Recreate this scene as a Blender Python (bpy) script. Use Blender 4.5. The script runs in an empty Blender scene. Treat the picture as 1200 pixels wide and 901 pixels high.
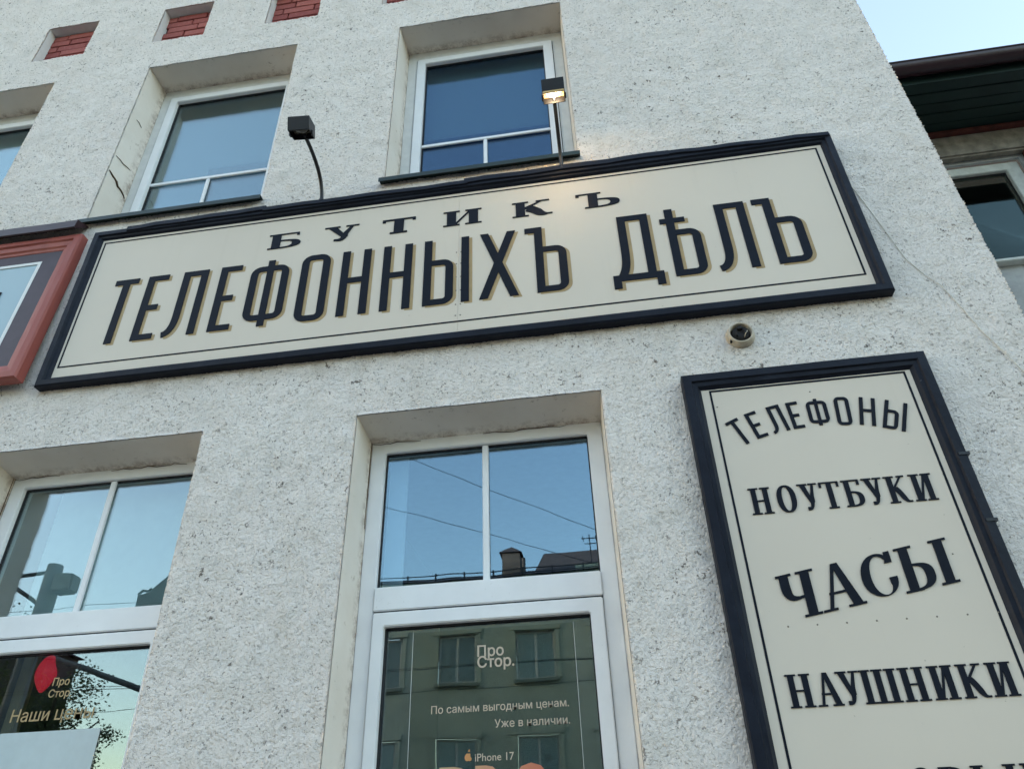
import bpy, bmesh, math, random
import numpy as np
from mathutils import Vector, Matrix
from mathutils.geometry import delaunay_2d_cdt
random.seed(7)
RNG = np.random.default_rng(11)
scene = bpy.context.scene
C = scene.collection
R = math.radians

# ------------------------------------------------------------------ camera
cam = bpy.data.cameras.new('camera'); cam.sensor_fit = 'HORIZONTAL'; cam.sensor_width = 36
cam.lens = 36 * 856.425 / 1200; cam.clip_start = .05; cam.clip_end = 2000
co = bpy.data.objects.new('camera', cam); C.objects.link(co)
rt = Vector((0.98896466, 0.14532675, -0.02879311)); up = Vector((0.10434681, -0.54530637, 0.83171672)); fw = Vector((-0.10516962, 0.82554291, 0.55445311))
M = Matrix((rt, up, -fw)).transposed().to_4x4(); M.translation = (0, -2.75, 1.6)
co.matrix_world = M
scene.camera = co

# ------------------------------------------------------------------ world and sun
SUN_EL, SUN_AZ = R(5.5), R(-70)           # low sun behind this facade, which stands in its own shade
w = bpy.data.worlds.new('World'); scene.world = w; w.use_nodes = True
wn, wl = w.node_tree.nodes, w.node_tree.links; wn.clear()
sky = wn.new('ShaderNodeTexSky'); sky.sky_type = 'NISHITA'; sky.sun_disc = False
sky.sun_elevation = SUN_EL; sky.sun_rotation = SUN_AZ; sky.dust_density = 1.6; sky.air_density = 1.0; sky.ozone_density = 1.0
hsv = wn.new('ShaderNodeHueSaturation'); hsv.inputs['Saturation'].default_value = 0.90; hsv.inputs['Hue'].default_value = 0.506
bg = wn.new('ShaderNodeBackground'); bg.inputs[1].default_value = 0.15
wo = wn.new('ShaderNodeOutputWorld')
wl.new(sky.outputs[0], hsv.inputs['Color']); wl.new(hsv.outputs[0], bg.inputs[0]); wl.new(bg.outputs[0], wo.inputs[0])
sd = bpy.data.lights.new('sun', 'SUN'); sd.energy = 2.0; sd.angle = R(.5); sd.color = (1, .86, .7)
so = bpy.data.objects.new('sun', sd); C.objects.link(so)
sdir = Vector((math.sin(SUN_AZ) * math.cos(SUN_EL), math.cos(SUN_AZ) * math.cos(SUN_EL), math.sin(SUN_EL)))
so.rotation_euler = sdir.to_track_quat('Z', 'Y').to_euler()
scene.view_settings.view_transform = 'Standard'; scene.view_settings.look = 'None'
scene.view_settings.exposure = 3.1; scene.view_settings.gamma = 1
scene.render.engine = 'CYCLES'
scene.cycles.max_bounces = 8; scene.cycles.transparent_max_bounces = 16

# ------------------------------------------------------------------ materials
def lin(c): return tuple(((v/255)/12.92 if v/255 <= .04045 else ((v/255+.055)/1.055)**2.4) for v in c)
class N:
    def __init__(s, name, rough=.7, spec=.4):
        s.m = bpy.data.materials.new(name); s.m.use_nodes = True
        s.n, s.l = s.m.node_tree.nodes, s.m.node_tree.links
        s.b = s.n['Principled BSDF']; s.b.inputs['Roughness'].default_value = rough; s.b.inputs['Specular IOR Level'].default_value = spec
        s.tc = s.n.new('ShaderNodeTexCoord')
    def noise(s, scale, detail=3, rough=.55, vec=None, sc=None):
        n = s.n.new('ShaderNodeTexNoise'); n.inputs['Scale'].default_value = scale; n.inputs['Detail'].default_value = detail; n.inputs['Roughness'].default_value = rough
        v = vec or s.tc.outputs['Object']
        if sc:
            mp = s.n.new('ShaderNodeMapping'); mp.inputs['Scale'].default_value = sc; s.l.new(v, mp.inputs[0]); v = mp.outputs[0]
        s.l.new(v, n.inputs['Vector']); return n.outputs[0]
    def ramp(s, fac, a, b, ca=(0,0,0), cb=(1,1,1)):
        r = s.n.new('ShaderNodeValToRGB'); e = r.color_ramp.elements
        e[0].position = a; e[1].position = b; e[0].color = (*ca, 1); e[1].color = (*cb, 1)
        s.l.new(fac, r.inputs[0]); return r.outputs[0]
    def math(s, op, a, b=0):
        m = s.n.new('ShaderNodeMath'); m.operation = op
        for i, v in enumerate((a, b)):
            if hasattr(v, 'links'): s.l.new(v, m.inputs[i])
            else: m.inputs[i].default_value = v
        return m.outputs[0]
    def mix(s, fac, a, b):
        m = s.n.new('ShaderNodeMix'); m.data_type = 'RGBA'
        for i, v in ((0, fac), (6, a), (7, b)):
            if hasattr(v, 'links'): s.l.new(v, m.inputs[i])
            else: m.inputs[i].default_value = v if i == 0 else (*v, 1)
        return m.outputs[2]
    def col(s, c):
        if hasattr(c, 'links'): s.l.new(c, s.b.inputs['Base Color'])
        else: s.b.inputs['Base Color'].default_value = (*c, 1)
        return s
    def bump(s, h, strength=.5, dist=.01):
        b = s.n.new('ShaderNodeBump'); b.inputs['Strength'].default_value = strength; b.inputs['Distance'].default_value = dist
        s.l.new(h, b.inputs['Height']); s.l.new(b.outputs[0], s.b.inputs['Normal']); return s

def m_simple(name, c, rough=.6, var=.12, scale=20, bump=0, bscale=80, spec=.4):
    k = N(name, rough, spec); n = k.noise(scale, 4)
    k.col(k.mix(k.ramp(n, .3, .7), tuple(v*(1-var) for v in c), tuple(min(1, v*(1+var)) for v in c)))
    if bump: k.bump(k.noise(bscale, 4), bump, .004)
    return k.m
MT = {}
def mk_stucco():
    k = N('roughcast_plaster', .92, .2)
    base = k.mix(k.ramp(k.noise(1.1, 4), .3, .7), (.72, .67, .625), (.78, .735, .69))
    base = k.mix(k.math('MULTIPLY', k.ramp(k.noise(4.5, 5, .65), .48, .72), .35), base, (.50, .48, .43))
    # soot speckles: small pits filled with dirt, gathered in clusters
    sp = k.ramp(k.noise(70, 3, .65), .60, .66); cl = k.ramp(k.noise(5, 4, .7), .34, .60)
    base = k.mix(k.math('MULTIPLY', k.math('MULTIPLY', sp, cl), .85), base, (.12, .10, .085))
    sp2 = k.ramp(k.noise(30, 3, .75), .62, .67); cl2 = k.ramp(k.noise(2.3, 4, .7), .42, .58)
    base = k.mix(k.math('MULTIPLY', k.math('MULTIPLY', sp2, cl2), .88), base, (.07, .055, .042))
    sp3 = k.ramp(k.noise(19, 5, .8), .655, .70); cl3 = k.ramp(k.noise(1.6, 3, .6), .42, .60)
    base = k.mix(k.math('MULTIPLY', k.math('MULTIPLY', sp3, cl3), .8), base, (.10, .08, .06))
    rs = k.ramp(k.noise(16, 4, .75), .68, .76); base = k.mix(k.math('MULTIPLY', rs, .45), base, (.26, .17, .10))
    # brown dirt washed out from behind the signboards, along their lower edges
    g = k.n.new('ShaderNodeSeparateXYZ'); k.l.new(k.tc.outputs['Object'], g.inputs[0]); x_, z_ = g.outputs[0], g.outputs[2]
    band = k.math('MULTIPLY', k.ramp(z_, 0, 1), 1)
    lo = k.n.new('ShaderNodeMapRange'); lo.inputs[1].default_value = 3.52; lo.inputs[2].default_value = 3.73; k.l.new(z_, lo.inputs[0])
    hi = k.math('MULTIPLY', k.math('LESS_THAN', z_, 3.76), k.math('MULTIPLY', k.math('LESS_THAN', x_, 1.39), k.math('GREATER_THAN', x_, -2.78)))
    dm = k.math('MULTIPLY', k.math('MULTIPLY', k.math('POWER', lo.outputs[0], 2.2), hi), k.ramp(k.noise(9, 5, .75), .36, .62))
    base = k.mix(k.math('MULTIPLY', dm, .7), base, (.30, .23, .16))
    # long faint rain streaks
    st = k.ramp(k.noise(3, 4, .6, sc=(2.2, 1, .25)), .52, .75)
    base = k.mix(k.math('MULTIPLY', st, .16), base, (.42, .37, .29))
    k.col(base)
    h = k.math('ADD', k.noise(120, 3, .6), k.math('MULTIPLY', k.ramp(k.noise(85, 3, .6), .30, .50), .8))
    k.bump(h, .75, .006); return k.m
MT['stucco'] = mk_stucco()
def mk_reveal():
    k = N('smooth_reveal_plaster', .8, .3)
    base = k.mix(k.ramp(k.noise(3, 4), .3, .7), (.67, .605, .53), (.76, .705, .64))
    st = k.ramp(k.noise(26, 5, .75), .60, .70); cl = k.ramp(k.noise(3.2, 3), .42, .6)
    base = k.mix(k.math('MULTIPLY', k.math('MULTIPLY', st, cl), .6), base, (.2, .13, .08))
    # rusty line of dirt caught where the reveal meets the frame (depth y about 0.17-0.2)
    g = k.n.new('ShaderNodeSeparateXYZ'); k.l.new(k.tc.outputs['Object'], g.inputs[0])
    d = k.ramp(g.outputs[1], .135, .205); e = k.ramp(k.noise(17, 5, .8), .44, .62)
    base = k.mix(k.math('MULTIPLY', k.math('MULTIPLY', d, e), .8), base, (.17, .10, .06))
    k.col(base); k.bump(k.noise(30, 5), .25, .004); return k.m
MT['reveal'] = mk_reveal()
def mk_upvc():
    k = N('white_upvc', .38, .45)
    base = k.mix(k.ramp(k.noise(8, 4), .3, .7), (.78, .785, .79), (.84, .845, .85))
    st = k.ramp(k.noise(60, 4, .7), .63, .75); cl = k.ramp(k.noise(4, 3), .45, .65)
    base = k.mix(k.math('MULTIPLY', k.math('MULTIPLY', st, cl), .5), base, (.25, .2, .15))
    k.col(base); k.bump(k.noise(12, 2), .08, .004); return k.m
MT['upvc'] = mk_upvc()
MT['trim'] = m_simple('painted_trim', (.64, .64, .62), .6, .08, 14, .2, 40)
MT['dark_gasket'] = m_simple('dark_gasket', (.02, .02, .022), .7)
def mk_navy():
    k = N('navy_painted_metal', .5, .16)
    base = k.mix(k.ramp(k.noise(9, 5, .65), .3, .75), (.005, .007, .014), (.011, .015, .026))
    ch = k.ramp(k.noise(34, 5, .75, sc=(.35, 1, 1)), .70, .74)
    base = k.mix(k.math('MULTIPLY', ch, .55), base, (.16, .16, .17))
    k.col(base); k.bump(k.math('ADD', k.noise(7, 3), k.math('MULTIPLY', k.noise(90, 3), .12)), .5, .012); return k.m
MT['navy'] = mk_navy()
def mk_cream():
    k = N('cream_sign_panel', .5, .3)
    base = k.mix(k.ramp(k.noise(1.3, 3), .3, .7), (.60, .535, .45), (.635, .57, .48))
    sp = k.ramp(k.noise(36, 3, .7), .735, .76)
    base = k.mix(k.math('MULTIPLY', sp, .5), base, (.2, .17, .12))
    st = k.ramp(k.noise(6, 4, .6, sc=(3, 1, .12)), .6, .8)
    base = k.mix(k.math('MULTIPLY', st, .12), base, (.4, .36, .28))
    k.col(base); k.bump(k.noise(2.2, 2), .12, .01); return k.m
MT['cream'] = mk_cream()
MT['letter'] = m_simple('navy_lettering', (.006, .0085, .016), .55, .15, 30, 0, spec=.12)
MT['gold'] = m_simple('ochre_letter_shadow', (.36, .25, .115), .5, .1)
MT['white_line'] = m_simple('white_line', (.68, .70, .70), .5, .05)
def mk_wood(name, a, b, rough=.5):
    k = N(name, rough, .4)
    g = k.noise(14, 6, .7, sc=(1, 1, .08)); k.col(k.mix(k.ramp(g, .3, .7), a, b)); k.bump(k.noise(60, 4, .6, sc=(1, 1, .1)), .35, .004); return k.m
MT['redwood'] = mk_wood('red_painted_wood', (.245, .058, .046), (.33, .085, .066))
MT['brown_metal'] = m_simple('dark_brown_metal', (.035, .018, .022), .4, .15, 10, .3, 20)
MT['purple_mat'] = m_simple('dark_purple_mat', (.05, .035, .048), .5, .1)
MT['green_metal'] = m_simple('dark_green_sill_metal', (.008, .022, .020), .35, .15, 10, .3, 20)
MT['black_metal'] = m_simple('black_lamp_metal', (.008, .009, .013), .4, .15, 30, .1, 60)
MT['lamp_glass'] = m_simple('unlit_lamp_glass', (.06, .055, .045), .1, .1)
def mk_emit(name, c, s):
    k = N(name); k.col(c); k.b.inputs['Emission Color'].default_value = (*c, 1); k.b.inputs['Emission Strength'].default_value = s; return k.m
MT['lit'] = mk_emit('lit_lamp_glass', (1, .80, .52), 1.5)
MT['lit_reflector'] = m_simple('lit_tone_reflector', (.7, .5, .25), .25, .1)  # warm lamplight put into the colour; used on the lit lamp only
MT['beige_plastic'] = m_simple('weathered_beige_plastic', (.42, .37, .29), .55, .2, 25, .3, 60)
MT['near_black'] = m_simple('dark_inside', (.008, .007, .007), .7, .4, 30, .5, 60)  # plain dark tone for the fixture's open middle and the street lamp
MT['cable'] = m_simple('pale_cable', (.60, .56, .49), .6, .2)
MT['crack'] = m_simple('crack_dirt', (.09, .055, .03), .95, .3)
def mk_brick():
    k = N('red_painted_brick', .75, .25)
    oi = k.n.new('ShaderNodeObjectInfo')
    base = k.mix(oi.outputs['Random'], (.25, .058, .05), (.37, .11, .09))
    base = k.mix(k.math('MULTIPLY', k.ramp(k.noise(40, 4, .7), .55, .75), .5), base, (.45, .22, .2))
    k.col(base); k.bump(k.noise(60, 4), .5, .005); return k.m
MT['brick'] = mk_brick()
MT['mortar'] = m_simple('dirty_mortar', (.10, .03, .028), .9, .3, 40, .4)
def mk_glass(name, tint, refl, gcol=(1, 1, 1), wob=.02):
    m = bpy.data.materials.new(name); m.use_nodes = True; n, l = m.node_tree.nodes, m.node_tree.links; n.clear()
    o = n.new('ShaderNodeOutputMaterial'); mx = n.new('ShaderNodeMixShader'); t = n.new('ShaderNodeBsdfTransparent'); g = n.new('ShaderNodeBsdfGlossy')
    t.inputs[0].default_value = (*tint, 1); g.inputs[0].default_value = (*gcol, 1); g.inputs['Roughness'].default_value = .0
    lw = n.new('ShaderNodeLayerWeight'); lw.inputs[0].default_value = .25
    ma = n.new('ShaderNodeMath'); ma.operation = 'MULTIPLY_ADD'; ma.inputs[1].default_value = .55; ma.inputs[2].default_value = refl
    l.new(lw.outputs['Fresnel'], ma.inputs[0]); l.new(ma.outputs[0], mx.inputs[0])
    tc = n.new('ShaderNodeTexCoord'); no = n.new('ShaderNodeTexNoise'); no.inputs['Scale'].default_value = 3.5; no.inputs['Detail'].default_value = 1
    b = n.new('ShaderNodeBump'); b.inputs['Strength'].default_value = wob; b.inputs['Distance'].default_value = .02
    l.new(tc.outputs['Object'], no.inputs['Vector']); l.new(no.outputs[0], b.inputs['Height']); l.new(b.outputs[0], g.inputs['Normal'])
    l.new(t.outputs[0], mx.inputs[1]); l.new(g.outputs[0], mx.inputs[2]); l.new(mx.outputs[0], o.inputs[0]); return m
MT['glass'] = mk_glass('window_glass', (.80, .88, .88), .15, (.82, .93, 1))
MT['glass_trans'] = mk_glass('transom_window_glass', (.80, .88, .92), .15, (.60, .84, 1))
MT['glass_dim'] = mk_glass('dark_reflection_glass', (.85, .9, .88), .02, (.20, .25, .25))  # dark reflection in the neighbour's panes put into the gloss colour
MT['glass_blue'] = mk_glass('sky_reflection_glass', (.70, .82, .88), .07, (.36, .48, .62))  # deep blue of the reflected sky put into the gloss colour
MT['glass_up'] = mk_glass('upper_window_glass', (.80, .88, .88), .15, (.74, .84, .88))
MT['film'] = mk_glass('clear_poster_film', (.90, .92, .91), .015, wob=.0)
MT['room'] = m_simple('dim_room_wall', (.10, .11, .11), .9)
MT['blind'] = m_simple('pale_roller_blind', (.62, .66, .66), .85, .04)
MT['blind_grey'] = m_simple('grey_roller_blind', (.30, .34, .36), .85, .04)
MT['blind_dark'] = m_simple('dim_grey_blind', (.42, .42, .36), .85, .04)
MT['greenish'] = m_simple('grey_green_cornice', (.17, .20, .17), .6, .05)
MT['vinyl'] = m_simple('beige_vinyl_lettering', (.55, .46, .36), .5, .04)
MT['vinyl_gold'] = m_simple('tan_vinyl_lettering', (.42, .30, .15), .5, .04)
MT['orange_vinyl'] = m_simple('orange_vinyl', (.60, .28, .10), .5, .04)
def mk_pro():
    k = N('poster_orange_fade', .5)
    g = k.n.new('ShaderNodeSeparateXYZ'); k.l.new(k.tc.outputs['Object'], g.inputs[0])
    mr = k.n.new('ShaderNodeMapRange'); mr.inputs[1].default_value = -.70; mr.inputs[2].default_value = -.30; k.l.new(g.outputs[0], mr.inputs[0]); k.col(k.ramp(mr.outputs[0], 0, 1, (.58, .40, .22), (.55, .16, .09))); return k.m
MT['pro'] = mk_pro()
MT['paper'] = m_simple('pale_blue_paper', (.54, .62, .63), .6, .04)
MT['red_cloth'] = m_simple('red_foil', (.62, .012, .03), .4, .25, 60, .5, 60)
_k = N('red_foil_added_glow', .4); _k.col((.62, .012, .03)); _k.b.inputs['Emission Color'].default_value = (.75, .01, .04, 1); _k.b.inputs['Emission Strength'].default_value = .07; _k.bump(_k.noise(60, 4), .5, .005); MT['red_cloth'] = _k.m  # emission added to brighten the dim red foil
MT['darkred'] = m_simple('dark_red_foil', (.10, .012, .018), .5, .2)
MT['grey_plaster'] = m_simple('grey_render', (.33, .34, .34), .9, .18, 9, .6, 60)
MT['old_plaster'] = m_simple('grimy_old_plaster', (.20, .18, .15), .9, .35, 14, .8, 30)
MT['soffit'] = m_simple('dark_green_soffit_board', (.006, .020, .018), .5, .2, 4, .2, 20)
MT['gutter'] = m_simple('plum_brown_gutter', (.028, .012, .016), .35, .2, 4, .2, 20)
MT['rustboard'] = m_simple('rusty_red_board', (.085, .022, .016), .7, .3, 20, .3)
MT['sash_old'] = m_simple('weathered_white_sash', (.50, .52, .49), .6, .12, 20, .3)
MT['dark_room'] = m_simple('dark_room', (.03, .035, .035), .9)
MT['opp_wall'] = m_simple('pale_green_facade', (.36, .40, .33), .85, .1, .8, .3, 5)
MT['tile'] = m_simple('dark_roof_tiles', (.07, .05, .05), .8, .3, 5)
MT['chimney'] = m_simple('dark_brick_chimney', (.12, .09, .08), .85, .2, 4)
MT['asphalt'] = m_simple('asphalt', (.05, .05, .052), .9, .2, 8, .4, 60)
MT['pavement'] = m_simple('pavement', (.30, .25, .21), .9, .2, 4, .4, 30)
MT['pole'] = m_simple('grey_concrete_pole', (.13, .14, .14), .8, .15, 6)
MT['bark'] = m_simple('bark', (.06, .045, .03), .9, .3, 12)
def mk_leaf():
    k = N('leaf', .6); k.col(k.mix(k.ramp(k.noise(2.5, 3), .35, .65), (.07, .10, .04), (.14, .17, .07))); return k.m
MT['leaf'] = mk_leaf()
MT['darkwood'] = m_simple('dark_boarding', (.03, .032, .03), .8, .3, 3)

# ------------------------------------------------------------------ helpers
def mesh_obj(name, verts, faces, m, parent=None, smooth=False):
    me = bpy.data.meshes.new(name); me.from_pydata([tuple(v) for v in verts], [], faces); me.materials.append(MT[m] if isinstance(m, str) else m)
    if smooth:
        for p in me.polygons: p.use_smooth = True
    me.update(); o = bpy.data.objects.new(name, me); C.objects.link(o)
    if parent: o.parent = parent
    return o
def bm_obj(name, bm, m, parent=None, bevel=0, smooth=False):
    if bevel: bmesh.ops.bevel(bm, geom=list(bm.edges), offset=bevel, segments=2, affect='EDGES', clamp_overlap=True)
    me = bpy.data.meshes.new(name); bm.to_mesh(me); bm.free(); me.materials.append(MT[m] if isinstance(m, str) else m)
    if smooth:
        for p in me.polygons: p.use_smooth = True
    o = bpy.data.objects.new(name, me); C.objects.link(o)
    if parent: o.parent = parent
    return o
def addbox(bm, x0, x1, y0, y1, z0, z1):
    v = [bm.verts.new(p) for p in ((x0,y0,z0),(x1,y0,z0),(x1,y1,z0),(x0,y1,z0),(x0,y0,z1),(x1,y0,z1),(x1,y1,z1),(x0,y1,z1))]
    for f in ((0,3,2,1),(4,5,6,7),(0,1,5,4),(1,2,6,5),(2,3,7,6),(3,0,4,7)): bm.faces.new([v[i] for i in f])
def box(name, b, m, parent=None, bevel=0):
    bm = bmesh.new(); addbox(bm, *b); return bm_obj(name, bm, m, parent, bevel)
def boxes(name, bs, m, parent=None, bevel=0):
    bm = bmesh.new()
    for b in bs: addbox(bm, *b)
    return bm_obj(name, bm, m, parent, bevel)
def tube(name, pts, r, m, parent=None, seg=10):
    vs, fs = [], []; pts = [Vector(p) for p in pts]; n = len(pts); rs = r if isinstance(r, (list, tuple)) else [r]*n
    u = None
    for i, p in enumerate(pts):
        t = (pts[min(i+1, n-1)] - pts[max(i-1, 0)]).normalized()
        if u is None: u = t.orthogonal().normalized()
        u = (u - t*u.dot(t)).normalized(); v = t.cross(u)
        for k in range(seg):
            a = 2*math.pi*k/seg; vs.append(p + (u*math.cos(a)+v*math.sin(a))*rs[i])
    for i in range(n-1):
        for k in range(seg): fs.append((i*seg+k, i*seg+(k+1)%seg, (i+1)*seg+(k+1)%seg, (i+1)*seg+k))
    fs.append(tuple(range(seg))[::-1]); fs.append(tuple((n-1)*seg+k for k in range(seg)))
    return mesh_obj(name, vs, fs, m, parent, True)
def empty(name, loc, label=None, cat=None, group=None):
    o = bpy.data.objects.new(name, None); C.objects.link(o); o.empty_display_size = .2; tag(o, label, cat, group); return o
def tag(o, label=None, cat=None, group=None, kind=None):
    for k, v in (('label', label), ('category', cat), ('group', group), ('kind', kind)):
        if v: o[k] = v
    return o
def lathe(name, prof, centre, m, parent=None, seg=32, axis='Y'):
    vs, fs = [], []; n = len(prof)
    for k in range(seg):
        a = 2*math.pi*k/seg
        for r_, h in prof: vs.append((centre[0]+r_*math.cos(a), centre[1]+h, centre[2]+r_*math.sin(a)) if axis == 'Y' else (centre[0]+r_*math.cos(a), centre[1]+r_*math.sin(a), centre[2]+h))
    for k in range(seg):
        for i in range(n-1): fs.append((k*n+i, ((k+1)%seg)*n+i, ((k+1)%seg)*n+i+1, k*n+i+1))
    return mesh_obj(name, vs, fs, m, parent, True)

# -------- plaster wall with openings: grid in X-Z displaced towards the street
def bandnoise(nx, nz, dx, lo, hi):
    f = np.fft.rfft2(RNG.standard_normal((nx, nz)))
    kx = np.fft.fftfreq(nx, dx)[:, None]; kz = np.fft.rfftfreq(nz, dx)[None, :]; k = np.hypot(kx, kz)
    f *= np.exp(-((k*lo)**2)/2) * (1-np.exp(-((k*hi)**2)/2)); a = np.fft.irfft2(f, (nx, nz)); return a/a.std()
def wall(name, x0, x1, z0, z1, holes, step, m, parent, Y=0, amp=0, edge_x1=0):
    def axis(a, b, cuts):
        n = max(2, int(round((b-a)/step))+1); g = np.linspace(a, b, n) if step < 5 else np.array([a, b])
        g = list(g)
        for c in cuts:
            if c <= a or c >= b: continue
            i = int(np.argmin([abs(v-c) for v in g]))
            if step < 5 and i not in (0, len(g)-1): g[i] = c
            elif c not in g: g.append(c); g.sort()
        return np.array(sorted(g))
    xs = axis(x0, x1, sorted({h[0] for h in holes}|{h[1] for h in holes})); zs = axis(z0, z1, sorted({h[2] for h in holes}|{h[3] for h in holes}))
    nx, nz = len(xs), len(zs)
    X, Z = np.meshgrid(xs, zs, indexing='ij'); Yv = np.full_like(X, Y)
    if amp:
        h = bandnoise(nx, nz, step, .012, .02); h2 = bandnoise(nx, nz, step, .03, .06); h3 = bandnoise(nx, nz, step, .15, .6)
        d = amp*(np.clip(h, -2.6, .9)*.52 + np.clip(h2, -2, 2)*.18) + 0.0012*h3
        Yv = Y - .002 - np.clip(d + 2*amp, 0, None)
        X[-1, :] += edge_x1*bandnoise(1, nz, step, .012, .05)[0]
    V = np.stack([X, Yv, Z], -1).reshape(-1, 3)
    xc = (xs[:-1]+xs[1:])/2; zc = (zs[:-1]+zs[1:])/2; keep = np.ones((nx-1, nz-1), bool)
    for a, b, c, d in holes: keep &= ~(((xc > a) & (xc < b))[:, None] & ((zc > c) & (zc < d))[None, :])
    I = np.arange(nx*nz).reshape(nx, nz)
    q = np.stack([I[:-1, :-1], I[1:, :-1], I[1:, 1:], I[:-1, 1:]], -1)[keep]
    # skirts run back into the openings and round the outer edge
    ed = {}; sk = []; extra = []; cnt = nx*nz; mp = {}
    def back(i):
        nonlocal cnt
        if i not in mp: mp[i] = cnt; cnt += 1; extra.append((V[i][0], Y+.02, V[i][2]))
        return mp[i]
    kp = np.pad(keep, 1)
    vx = np.argwhere(kp[:-1, 1:-1] != kp[1:, 1:-1])
    for i, j in vx:
        a, b = int(I[i, j]), int(I[i, j+1]); sk.append((a, b, back(b), back(a)))
    hz = np.argwhere(kp[1:-1, :-1] != kp[1:-1, 1:])
    for i, j in hz:
        a, b = int(I[i, j]), int(I[i+1, j]); sk.append((a, b, back(b), back(a)))
    V = np.concatenate([V, np.array(extra)]); q = np.concatenate([q, np.array(sk)])
    me = bpy.data.meshes.new(name); me.vertices.add(len(V)); me.vertices.foreach_set('co', V.astype(np.float32).ravel())
    me.loops.add(len(q)*4); me.loops.foreach_set('vertex_index', q.astype(np.int32).ravel())
    me.polygons.add(len(q)); me.polygons.foreach_set('loop_start', np.arange(0, len(q)*4, 4, dtype=np.int32))
    me.update(calc_edges=True); me.polygons.foreach_set('use_smooth', np.ones(len(q), bool) if amp else np.zeros(len(q), bool))
    me.materials.append(MT[m]); o = bpy.data.objects.new(name, me); C.objects.link(o); o.parent = parent
    return o

# ------------------------------------------------------------------ ground and street
g = mesh_obj('ground', [(-400,-400,-.02),(400,-400,-.02),(400,400,-.02),(-400,400,-.02)], [(0,1,2,3)], 'pavement'); tag(g, kind='structure')
g = box('road', (-200, 200, -18.5, -4.2, -.015, .0), 'asphalt'); tag(g, kind='structure')
g = box('pavement', (-200, 200, -4.2, 0, -.01, .13), 'pavement', None, .01); tag(g, kind='structure')
g = box('far_pavement', (-200, 200, -22.0, -18.5, -.01, .13), 'pavement', None, .01); tag(g, kind='structure')

# ------------------------------------------------------------------ the plaster building
bld = empty('plaster_building', (0,0,0), 'tall white roughcast building with deep windows and small red brick niches', 'building')
DX = -1.866
UP = [(-1.052+k*DX, .069+k*DX, 4.925, 6.528) for k in (0, 1, 2)]
LO = [(-1.073+k*DX, .046+k*DX, .95, 3.364) for k in (0, 1)]
NI = [(-1.205, -.795), (-2.10, -1.69), (-2.992, -2.581), (-3.976, -3.545), (-4.88, -4.46)]
NZ = (6.862, 7.315)
holes = UP + LO + [(a, b, NZ[0], NZ[1]) for a, b in NI]
WX0 = -5.0
wall('wall', WX0, 1.872, 1.65, 8.25, [(a, b, max(c, 1.65), d) for a, b, c, d in holes], .0075, 'stucco', bld, 0, .0030, .003)
wall('wall', WX0, 1.872, 0.1, 1.65, [(a, b, c, 1.65) for a, b, c, d in LO], .1, 'stucco', bld, -.005)
wall('wall', WX0, 1.872, 8.25, 17, [], .1, 'stucco', bld, -.003)  # unseen upper wall, made this high to shade the house opposite
box('wall', (-100, WX0, -.003, .4, .1, 17), 'stucco', bld)  # unseen wall run, lengthened to keep the sun off the street
box('side_wall', (1.45, 1.868, .02, 9, .1, 17), 'stucco', bld)
box('roof', (-100.3, 2.2, -.45, 9.3, 17, 17.3), 'brown_metal', bld, .03)
box('floor_slab', (-100, 1.45, .42, 8.8, 3.9, 4.2), 'room', bld)
box('back_wall', (-100, 1.45, 8.8, 9, .1, 17), 'room', bld)
box('floor_slab', (-100, 1.45, .42, 8.8, .1, .3), 'room', bld)
box('floor_slab', (-100, 1.45, .42, 8.8, 6.9, 7.1), 'room', bld)

def reveal(x0, x1, z0, z1, dep, par, drop=0, bottom=True):
    e = .0015; x0 += e; x1 -= e; z1 -= e
    vs = [(x0,.0,z0),(x0,.0,z1),(x1,.0,z1),(x1,.0,z0),(x0+.012,dep,z0),(x0+.012,dep,z1-drop),(x1-.012,dep,z1-drop),(x1-.012,dep,z0)]
    return mesh_obj('reveal', vs, [(0,1,5,4),(1,2,6,5),(2,3,7,6)] + ([(3,0,4,7)] if bottom else []), 'reveal', par)
def ring(name, ox0, ox1, oz0, oz1, ix0, ix1, iz0, iz1, y0, y1, m, par, bev=.004):
    # a mitred rectangular frame as one clean profile
    vs, fs = [], []
    for (a, b, c, d) in ((ox0,ox1,oz0,oz1), (ix0,ix1,iz0,iz1)):
        for y in (y0, y1):
            for x, z in ((a,c),(b,c),(b,d),(a,d)): vs.append((x, y, z))
    for k in range(4):
        j = (k+1) % 4
        fs += [(k, j, 8+j, 8+k), (4+k, 12+k, 12+j, 4+j), (k, 4+k, 4+j, j), (8+k, 8+j, 12+j, 12+k)]
    bm = bmesh.new(); bv = [bm.verts.new(v) for v in vs]
    for f in fs: bm.faces.new([bv[i] for i in f])
    bmesh.ops.recalc_face_normals(bm, faces=bm.faces)
    return bm_obj(name, bm, m, par, bev)
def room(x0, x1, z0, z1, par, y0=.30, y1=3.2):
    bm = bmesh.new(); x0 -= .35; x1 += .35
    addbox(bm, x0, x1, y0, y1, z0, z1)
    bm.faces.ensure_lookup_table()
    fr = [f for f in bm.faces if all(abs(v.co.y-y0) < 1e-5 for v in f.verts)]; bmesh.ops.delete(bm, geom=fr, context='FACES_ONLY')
    return bm_obj('room', bm, 'room', par)

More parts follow.
